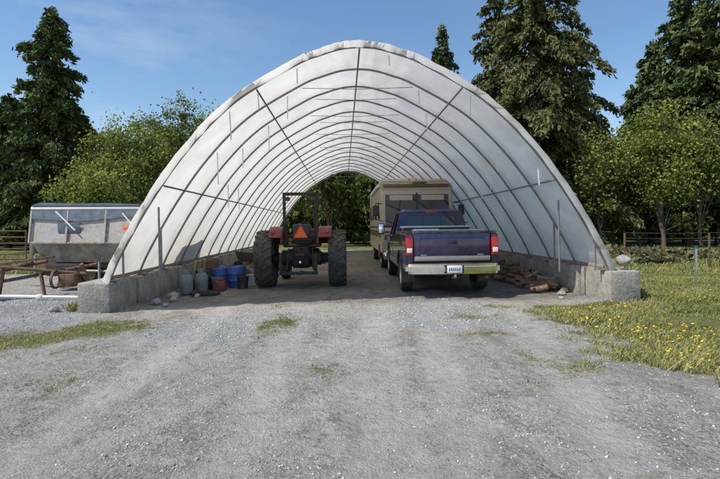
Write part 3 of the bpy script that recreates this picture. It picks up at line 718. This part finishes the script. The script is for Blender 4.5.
# ---------------- motorhome ----------------
mx_,my=2.02,16.35
H=root('motorhome',(mx_,my,float(gz(mx_,my))-.0),(0,-.8,1.5))
prf=[(.10,.55),(0,.62),(-.02,1.35),(.10,1.5),(.42,2.68),(.50,2.82),(.42,3.06),(.62,3.18),(8.2,3.18),(8.3,3.0),(8.3,.55)]
prism('body',prf,-1.26,1.26,m_tan,H,bev=.07,seg=3)
def wp(x,t,o=.012): return (x,.10+.32*t-o,1.5+1.18*t)
for x0,x1 in((-1.12,-.03),(.03,1.12)): plate('windscreen',[wp(x0,.05),wp(x1,.05),wp(x1*.98,.95),wp(x0*.98,.95)],.02,m_glass,H,bev=.004)
plate('windscreen_post',[wp(-.03,0,.02),wp(.03,0,.02),wp(.03,1,.02),wp(-.03,1,.02)],.02,m_blk,H)
plate('windscreen_lower_trim',[wp(-1.16,-.02,.02),wp(1.16,-.02,.02),wp(1.16,.05,.02),wp(-1.16,.05,.02)],.02,m_blk,H)
for x0 in(-.95,.15): plate('sun_visor',[wp(x0,.78,.026),wp(x0+.8,.78,.026),wp(x0+.8,.93,.026),wp(x0,.93,.026)],.006,m_tan,H)
tube('wipers',[[(-.6,.06,1.52),(-.15,.19,1.95)],[(.5,.06,1.52),(.9,.19,1.95)]],.012,m_blk,H)
box('brown_cap_band',(2.3,.03,.10),(0,.435,2.93),m_brn,H,bev=.01)
box('cap_emblem',(.5,.03,.06),(.1,.40,3.03),m_brn,H,bev=.01)
box('front_stripe',(2.35,.02,.18),(0,-.022,1.16),m_brn,H,bev=.004)
box('grille',(1.3,.03,.28),(0,-.02,.86),m_blk,H,bev=.01)
box('front_bumper',(2.44,.22,.26),(0,-.06,.52),m_chrome,H,bev=.05)
for sx in(-1,1):
    box('head_lamp',(.28,.03,.18),(.93*sx,-.02,.88),m_white,H,bev=.02)
    box('side_stripe',(.012,7.6,.22),(1.268*sx,4.3,1.25),m_brn,H,bev=0)
    box('side_stripe_upper',(.012,7.6,.08),(1.268*sx,4.3,1.5),m_brn,H,bev=0)
    for yy,l in((1.3,.9),(3.2,1.1),(5.2,.9),(7.,.8)): box('side_window',(.02,l,.62),(1.266*sx,yy,2.1),m_glass,H,bev=.006)
    tube('mirror_arm',[[(1.20*sx,.15,2.3),(1.46*sx,.0,2.3),(1.46*sx,0,1.75),(1.20*sx,.1,1.7)]],.015,m_blk,H)
    box('mirror',(.2,.07,.36),(1.46*sx,-.01,2.05),m_blk,H,bev=.02)
    for yy in(1.4,6.2): wheel(H,1.09*sx,yy,.42,.26,sx)
    box('wheel_well',(.3,1.0,.5),(1.12*sx,1.4,.62),m_blk,H)
tube('awning_roll',[[(-1.32,.8,2.95),(-1.32,5.8,2.95)]],.06,m_white,H)
for x in(-.9,-.25,0,.25,.9): box('marker_lamp',(.09,.05,.035),(x,.50,3.16),m_org,H,bev=.01)
box('roof_air_conditioner',(.7,.9,.26),(0,3,3.3),m_white,H,bev=.07); box('ladder_rail',(.5,.05,.05),(.6,8.3,2.2),m_alu,H)

# ---------------- hopper trailer & implement ----------------
hx,hy=-7.0,12.5
Q=root('hopper_trailer',(hx,hy,float(gz(hx,hy))),(0,0,-4),1.08)
prism('hopper',[(-1.1,.80),(1.15,.80),(1.42,1.95),(-1.42,1.95)],-.0,1.6,m_hop,Q,plane='XZ',bev=.02)
plate('front_skirt',[(-1.38,-.16,1.15),(1.34,-.16,1.15),(1.40,-.05,1.95),(-1.40,-.05,1.95)],.03,m_hop,Q,bev=.008)
plate('front_lower',[(-1.2,.02,.68),(1.2,.02,.68),(1.34,-.15,1.14),(-1.38,-.15,1.14)],.03,m_hop2,Q,bev=.008)
box('top_rim',(2.92,.09,.07),(0,-.06,1.98),m_white,Q,bev=.015)
for x in(-1.42,-.5,.45,1.38): plate('rib',[(x-.025,-.10,1.93),(x+.025,-.10,1.93),(x+.025,-.20,1.14),(x-.025,-.20,1.14)],.05,m_hop,Q,bev=.006)
box('mid_flange',(2.74,.05,.05),(-.02,-.185,1.15),m_hop2,Q,bev=.01)
prism('tarp',[(-1.45,2.02),(1.45,2.02),(1.3,2.07),(.5,2.10),(-.4,2.09),(-1.2,2.12),(-1.42,2.06)],-.12,1.62,m_tarp,Q,plane='XZ',bev=.02)
plate('tarp_flap',[(-1.40,-.135,1.72),(-.2,-.145,1.66),(1.42,-.125,1.80),(1.44,-.115,1.93),(-1.44,-.115,1.93)],.012,m_tarp,Q)
box('blue_patch',(.55,.02,.26),(-.45,-.16,1.50),m_tarp,Q,rot=(8,0,0))
tube('diagonal_bar',[[(-.75,-.20,1.9),(-.25,-.23,1.45)],[(.9,-.2,1.85),(1.5,-.25,1.2)]],.018,m_white,Q)
box('orange_marker',(.14,.03,.09),(.98,-.19,1.50),m_org,Q,bev=.01)
box('chassis',(3.2,.12,.14),(.1,.2,.62),m_rust,Q); box('chassis',(3.2,.12,.14),(.1,1.3,.62),m_rust,Q)
box('engine_box',(.7,.6,.55),(.95,.0,.50),m_dark,Q,bev=.03); box('conveyor',(.9,.5,.3),(-.6,.1,.5),m_dark,Q,bev=.03)
tube('side_rail',[[(-1.2,-.1,.50),(1.4,-.1,.46)],[(-1.3,-.15,.85),(-1.3,-.15,.3)],[(.3,-.15,.7),(.3,-.15,.25)]],.03,m_hop,Q)
for x in(-.25,.45):
    for yy in(.35,1.5):
        lathe('tyre',[(.2,-.1),(.33,-.12),(.38,-.08),(.38,.08),(.33,.12),(.2,.1)],(x,yy,.38),m_rub,Q,n=32).rotation_euler=(0,0,math.radians(90))
        cyl('hub',.2,.12,(x,yy,.38),m_silver,Q,'Y')
tube('tongue',[[(-1.4,.3,.6),(-2.6,.75,.5)],[(-1.4,1.3,.6),(-2.6,.75,.5)]],.05,m_rust,Q)
I=root('rusty_implement',(-7.6,11.1,float(gz(-7.6,11.1))),(0,0,6))
tube('beams',[[(-2.2,0,.12),(1.2,.1,.75)],[(-2.2,.5,.12),(1.2,.6,.75)],[(-.6,-.1,.75),(1.3,.1,.55)],[(-1.6,.1,.45),(.2,.3,.85)],[(1.1,0,.8),(1.1,.6,.05)],[(-.6,0,.7),(-.7,0,.05)],[(.2,.0,.6),(.35,-.1,.02)]],.04,m_rust,I)
tube('rungs',[[(-2+i*.42,0,.16+i*.078),(-2+i*.42,.55,.16+i*.078)] for i in range(8)],.025,m_rust,I)
box('channel',(2.2,.12,.05),(-.6,-.05,.82),m_rust,I,rot=(0,-8,3)); box('channel',(1.7,.12,.05),(-.9,.25,.62),m_rust,I,rot=(0,-14,-4))
box('gear_box',(.36,.4,.3),(.8,.1,.42),m_rust,I,bev=.03); lathe('wheel',[(.1,-.05),(.24,-.06),(.24,.06),(.1,.05)],(-.9,-.1,.24),m_rub,I,n=24)
lathe('flywheel',[(.17,-.02),(.22,-.025),(.22,.025),(.17,.02)],(.55,-.05,.45),m_rust,I,n=24,closed=True)
P_=root('white_pipe',(-7.2,10.5,float(gz(-7.2,10.5)))); tube('pipe',[[(-2,.1,.10),(1.3,-.05,.08)]],.035,m_white,P_); box('pipe_coupling',(.12,.10,.10),(.2,0,.09),m_white,P_,bev=.02)

G=root('tube_gate',(-16.4,19.6,-.12),(0,0,2))
tube('rails',[[(-3,0,z),(2.7,0,z)] for z in(.3,.5,.72,.95,1.2,1.45)],.03,m_rust,G)
tube('uprights',[[(x,0,.0),(x,0,1.5)] for x in(-3,-1.1,.8,2.7)],.03,m_rust,G)
for x in(-3.2,2.95): box('gate_post',(.14,.14,1.8),(x,0,.85),m_wood,G)

# ---------------- clutter ----------------
def drum(name,x,y,r,h,mat,lid=None):
    o=root(name,(x,y,float(gz(x,y))))
    lathe('shell',[(.001,0),(r*.96,0),(r,.02),(r,h*.32),(r*1.03,h*.34),(r,h*.36),(r,h*.64),(r*1.03,h*.66),(r,h*.68),(r,h-.02),(r*.97,h),(r*.92,h-.02),(.001,h-.025)],(0,0,0),mat,o,n=32,axis='Z')
    cyl('bung',.03,.02,(r*.5,0,h-.01),lid or m_blk,o,n=12); return o
drum('plastic_barrel',-3.25,12.7,.23,.56,m_blue)
drum('plastic_barrel',-3.72,12.75,.20,.50,m_blue)
drum('steel_drum',-3.98,12.3,.20,.50,m_dark)
drum('steel_drum',-4.2,13.4,.26,.70,m_rust)
def bucket(x,y,mat,s=1):
    o=root('bucket',(x,y,float(gz(x,y)))); lathe('pail',[(.001,0),(.12*s,0),(.15*s,.30*s),(.158*s,.30*s),(.158*s,.33*s),(.14*s,.33*s),(.11*s,.03),(.001,.03)],(0,0,0),mat,o,n=24,axis='Z')
    tube('handle',[[(.15*s*math.cos(t/8*3.14),0.02,.31*s+.12*math.sin(t/8*3.14)) for t in range(9)]],.004,m_dark,o)
bucket(-2.9,13.1,m_white,.9); bucket(-3.62,12.2,m_tarp); bucket(-3.0,12.3,m_blk); bucket(-3.7,14.8,m_white); bucket(-4.1,12.8,m_dark,1.1); bucket(-3.6,13.6,m_blue,1.3); bucket(-2.75,13.8,m_dark,1.1)
o=root('fuel_can',(-3.45,11.9,float(gz(-3.45,11.9)))); box('can',(.26,.18,.26),(0,0,.13),m_red,o,bev=.04); box('handle',(.16,.04,.04),(0,0,.29),m_red,o,bev=.012); cyl('spout',.02,.12,(.10,0,.29),m_blk,o)
o=root('lumber_stack',(-4.05,15.6,float(gz(-4,15.6))))
for i in range(9): box('board',(.14,2.6,.05),(-.2+.16*(i%3)+random.uniform(-.02,.02),random.uniform(-.2,.2),.03+.056*(i//3)),m_wood,o,rot=(0,0,random.uniform(-2,2)),bev=.004)
m_cyl=M('gas_cylinder_paint',(.17,.19,.20),.5,.2,var=.3,dust=.5)
for (x,y) in((-4.1,11.35),(-3.88,11.75),(-4.15,14.2)):
    o=root('gas_cylinder',(x,y,float(gz(x,y)))); lathe('tank',[(.001,.02),(.12,.02),(.15,.08),(.15,.4),(.10,.48),(.03,.50),(.03,.56),(.001,.56)],(0,0,0),m_cyl,o,n=24,axis='Z'); lathe('collar',[(.09,.48),(.09,.60),(.085,.60),(.085,.48)],(0,0,0),m_cyl,o,n=20,axis='Z')
o=root('garden_hose',(-3.6,11.2,float(gz(-3.6,11.2))+.02)); tube('coil',[[((.22+.0012*t)*math.cos(t*.35),(.22+.0012*t)*math.sin(t*.35),.015+.0004*t) for t in range(100)]],.012,m_dark,o)
o=root('wheelbarrow',(-3.8,16.6,float(gz(-3.8,16.6))),(0,0,60)); prism('tray',[(-.5,.7),(.45,.75),(.25,.4),(-.3,.4)],-.3,.3,m_dark,o,bev=.02)
lathe('wheel',[(.08,-.04),(.2,-.05),(.2,.05),(.08,.04)],(0,.55,.2),m_rub,o,n=20); tube('handles',[[(s*.25,-1.0,.62),(s*.2,-.2,.38),(s*.06,.55,.2)] for s in(-1,1)]+[[(s*.22,-.3,.4),(s*.24,-.4,0)] for s in(-1,1)],.018,m_wood,o)
for (x,y,s) in [(-4.0,19,.9),(-4.15,21,1.1),(-3.4,20.4,.6),(4.1,19,1),(4.2,21,.8)]:
    o=root('storage_crate',(x,y,float(gz(x,y))))
    for i in range(4): box('slat',(.7*s,.03,.11*s),(0,-.35*s,.08+.15*s*i),m_wood,o)
    for i in range(4): box('slat',(.03,.7*s,.11*s),(.36*s,0,.08+.15*s*i),m_wood,o)
    box('inside',(.64*s,.62*s,.5*s),(0,0,.27*s),m_tarp,o,bev=.06)
o=root('leaning_pallet',(-4.33,12.4,float(gz(-4.3,12))),(0,12,0))
for i in range(6): box('slat',(.02,.8,.08),(0,0,.1+.12*i),m_wood,o,bev=.003)
for yy in(-.35,0,.35): box('stringer',(.08,.05,.78),(.055,yy,.40),m_wood,o,bev=.003)
o=root('firewood_pile',(4.05,12.0,float(gz(4.05,12))),(0,0,2))
rr=random.Random(4)
for i in range(150):
    lay=rr.random()**1.4; yy=rr.uniform(-1.4,4.4); hgt=.44*(1-abs(yy-1.6)/4.2)
    zz=.05+lay*hgt; xx=.25+rr.uniform(-.55,.22)*(1-lay*.6)
    r0=rr.uniform(.04,.072); bm=bmesh.new(); L_=rr.uniform(.28,.42)
    pts=[(0,0),(r0*1.8,rr.uniform(-.02,.02)),(r0*1.3,r0*1.2),(r0*.5,r0*1.5)]
    va=[bm.verts.new((a-r0*.8,-L_/2,b-r0*.6)) for a,b in pts]; vb=[bm.verts.new((a-r0*.8,L_/2,b-r0*.6)) for a,b in pts]
    bm.faces.new(va); bm.faces.new(vb[::-1])
    for k in range(4): bm.faces.new((va[k],va[(k+1)%4],vb[(k+1)%4],vb[k]))
    fin(bm,'split_log',m_split if rr.random()<.7 else m_wood,o,(xx,yy,zz),(rr.uniform(-25,25),rr.uniform(0,360),rr.uniform(0,180)))
# ---------------- right field ----------------
C=[];VV=[]
for r_ in range(4):
    n=3600; x=R.uniform(10,36,n); y=17.5+r_*2.4+.06*(x-9)+R.normal(0,.25,n); k_=vn(x*1.6,y*0+r_*3.3,6)
    kp=R.random(n)<np.clip((k_-.2)*2.2,0.05,1)
    x,y,k_=x[kp],y[kp],k_[kp]
    C.append(np.stack([x,y,.02+R.random(len(x))*(.08+.40*k_)],-1)); VV.append(np.clip(R.random(len(x))*.6+.4*vn(x*.9,y,61),0,1))
C=np.concatenate(C); q=leafquads(C,R.uniform(.07,.18,len(C)),asp=2.2); m_nur=leafmat('nursery_shrub',(.045,.045,.025),(.20,.19,.09))
npmesh('shrub_row',q+np.array([0,0,.1]),np.arange(len(q)).reshape(-1,4),[m_nur],{'v':np.repeat(np.concatenate(VV),4)})
Fn=root('wire_fence',(0,0,0))
for i in range(9):
    x=8.4+i*2.9; box('fence_post',(.05,.05,1.2),(x,15.2+(x-8)*.1,.60+.1),m_rust,Fn,bev=.008,rot=(random.uniform(-3,3),random.uniform(-3,3),0))
for z in(.45,.75,1.05,1.22):
    tube('fence_wires',[[(x,15.2+(x-8)*.1-.03,z+.1-.03*(j%2)) for j,x in enumerate(np.linspace(8.4,31.6,17))]],.004,m_pipe,Fn)
o=root('marker_post',(8.05,11.5,.1)); box('post',(.04,.04,.95),(0,0,.42),m_alu,o); box('post_cap',(.055,.055,.04),(0,0,.91),m_blue,o)
o=root('farm_shed',(-33,43,0),(0,0,15)); box('walls',(7,5,2.6),(0,0,1.3),m_rust,o,bev=.02); prism('roof',[(-3.9,2.6),(3.9,2.6),(0,4.2)],-2.8,2.8,m_alu,o,plane='XZ',bev=.02); box('door',(2.2,.06,2.1),(0,-2.52,1.05),m_dark,o)

# ---------------- light, sky, camera ----------------
el=math.radians(52); sv=Vector((-.86,-.44,0)).normalized()
sd=Vector((sv.x*math.cos(el),sv.y*math.cos(el),math.sin(el)))
ld=bpy.data.lights.new('sun','SUN'); ld.energy=5.0; ld.angle=math.radians(.5); ld.color=(1,.945,.865)
lo=bpy.data.objects.new('sun',ld); lo.rotation_euler=sd.to_track_quat('Z','Y').to_euler(); col.objects.link(lo)
w=bpy.data.worlds.new('World'); S.world=w; w.use_nodes=True; nt=w.node_tree; L=nt.links.new
bg=nt.nodes['Background']; sk=N(nt,'ShaderNodeTexSky',sky_type='NISHITA'); sk.sun_disc=False; sk.sun_elevation=el
sk.sun_rotation=math.atan2(sv.x,sv.y)%(2*math.pi); sk.ozone_density=2.2; sk.air_density=1.15; sk.dust_density=.2
hs=N(nt,'ShaderNodeHueSaturation'); hs.inputs['Saturation'].default_value=1.12; L(sk.outputs[0],hs.inputs['Color'])
tc=N(nt,'ShaderNodeTexCoord'); mp=N(nt,'ShaderNodeMapping'); mp.inputs['Scale'].default_value=(1.2,1.2,4.5); mp.inputs['Rotation'].default_value=(.0,.35,.4); L(tc.outputs['Generated'],mp.inputs[0])
nn=N(nt,'ShaderNodeTexNoise'); nn.inputs['Scale'].default_value=1.7; nn.inputs['Detail'].default_value=7; nn.inputs['Roughness'].default_value=.6; L(mp.outputs[0],nn.inputs['Vector'])
mr=N(nt,'ShaderNodeMapRange'); mr.inputs[1].default_value=.50; mr.inputs[2].default_value=.85; mr.inputs[4].default_value=.5; L(nn.outputs['Fac'],mr.inputs[0])
sx_=N(nt,'ShaderNodeSeparateXYZ'); L(tc.outputs['Generated'],sx_.inputs[0])
mk=N(nt,'ShaderNodeMapRange'); mk.inputs[1].default_value=-.45; mk.inputs[2].default_value=-.1; mk.inputs[3].default_value=1; mk.inputs[4].default_value=.12; L(sx_.outputs[0],mk.inputs[0])
mm=N(nt,'ShaderNodeMath',operation='MULTIPLY'); L(mr.outputs[0],mm.inputs[0]); L(mk.outputs[0],mm.inputs[1])
mxx=N(nt,'ShaderNodeMix',data_type='RGBA'); mxx.inputs[7].default_value=(6.0,6.3,6.6,1); L(mm.outputs[0],mxx.inputs[0]); L(hs.outputs[0],mxx.inputs[6]); L(mxx.outputs[2],bg.inputs[0])
bg.inputs[1].default_value=.15
cd=bpy.data.cameras.new('camera'); cd.lens=24; cd.sensor_width=36; cd.shift_y=-.0174; cd.clip_end=2000; cd.clip_start=.05
co=bpy.data.objects.new('camera',cd); co.location=(0,0,1.5); co.rotation_euler=(math.radians(90),0,0); col.objects.link(co); S.camera=co
S.view_settings.view_transform='Standard'; S.view_settings.look='None'; S.view_settings.exposure=0
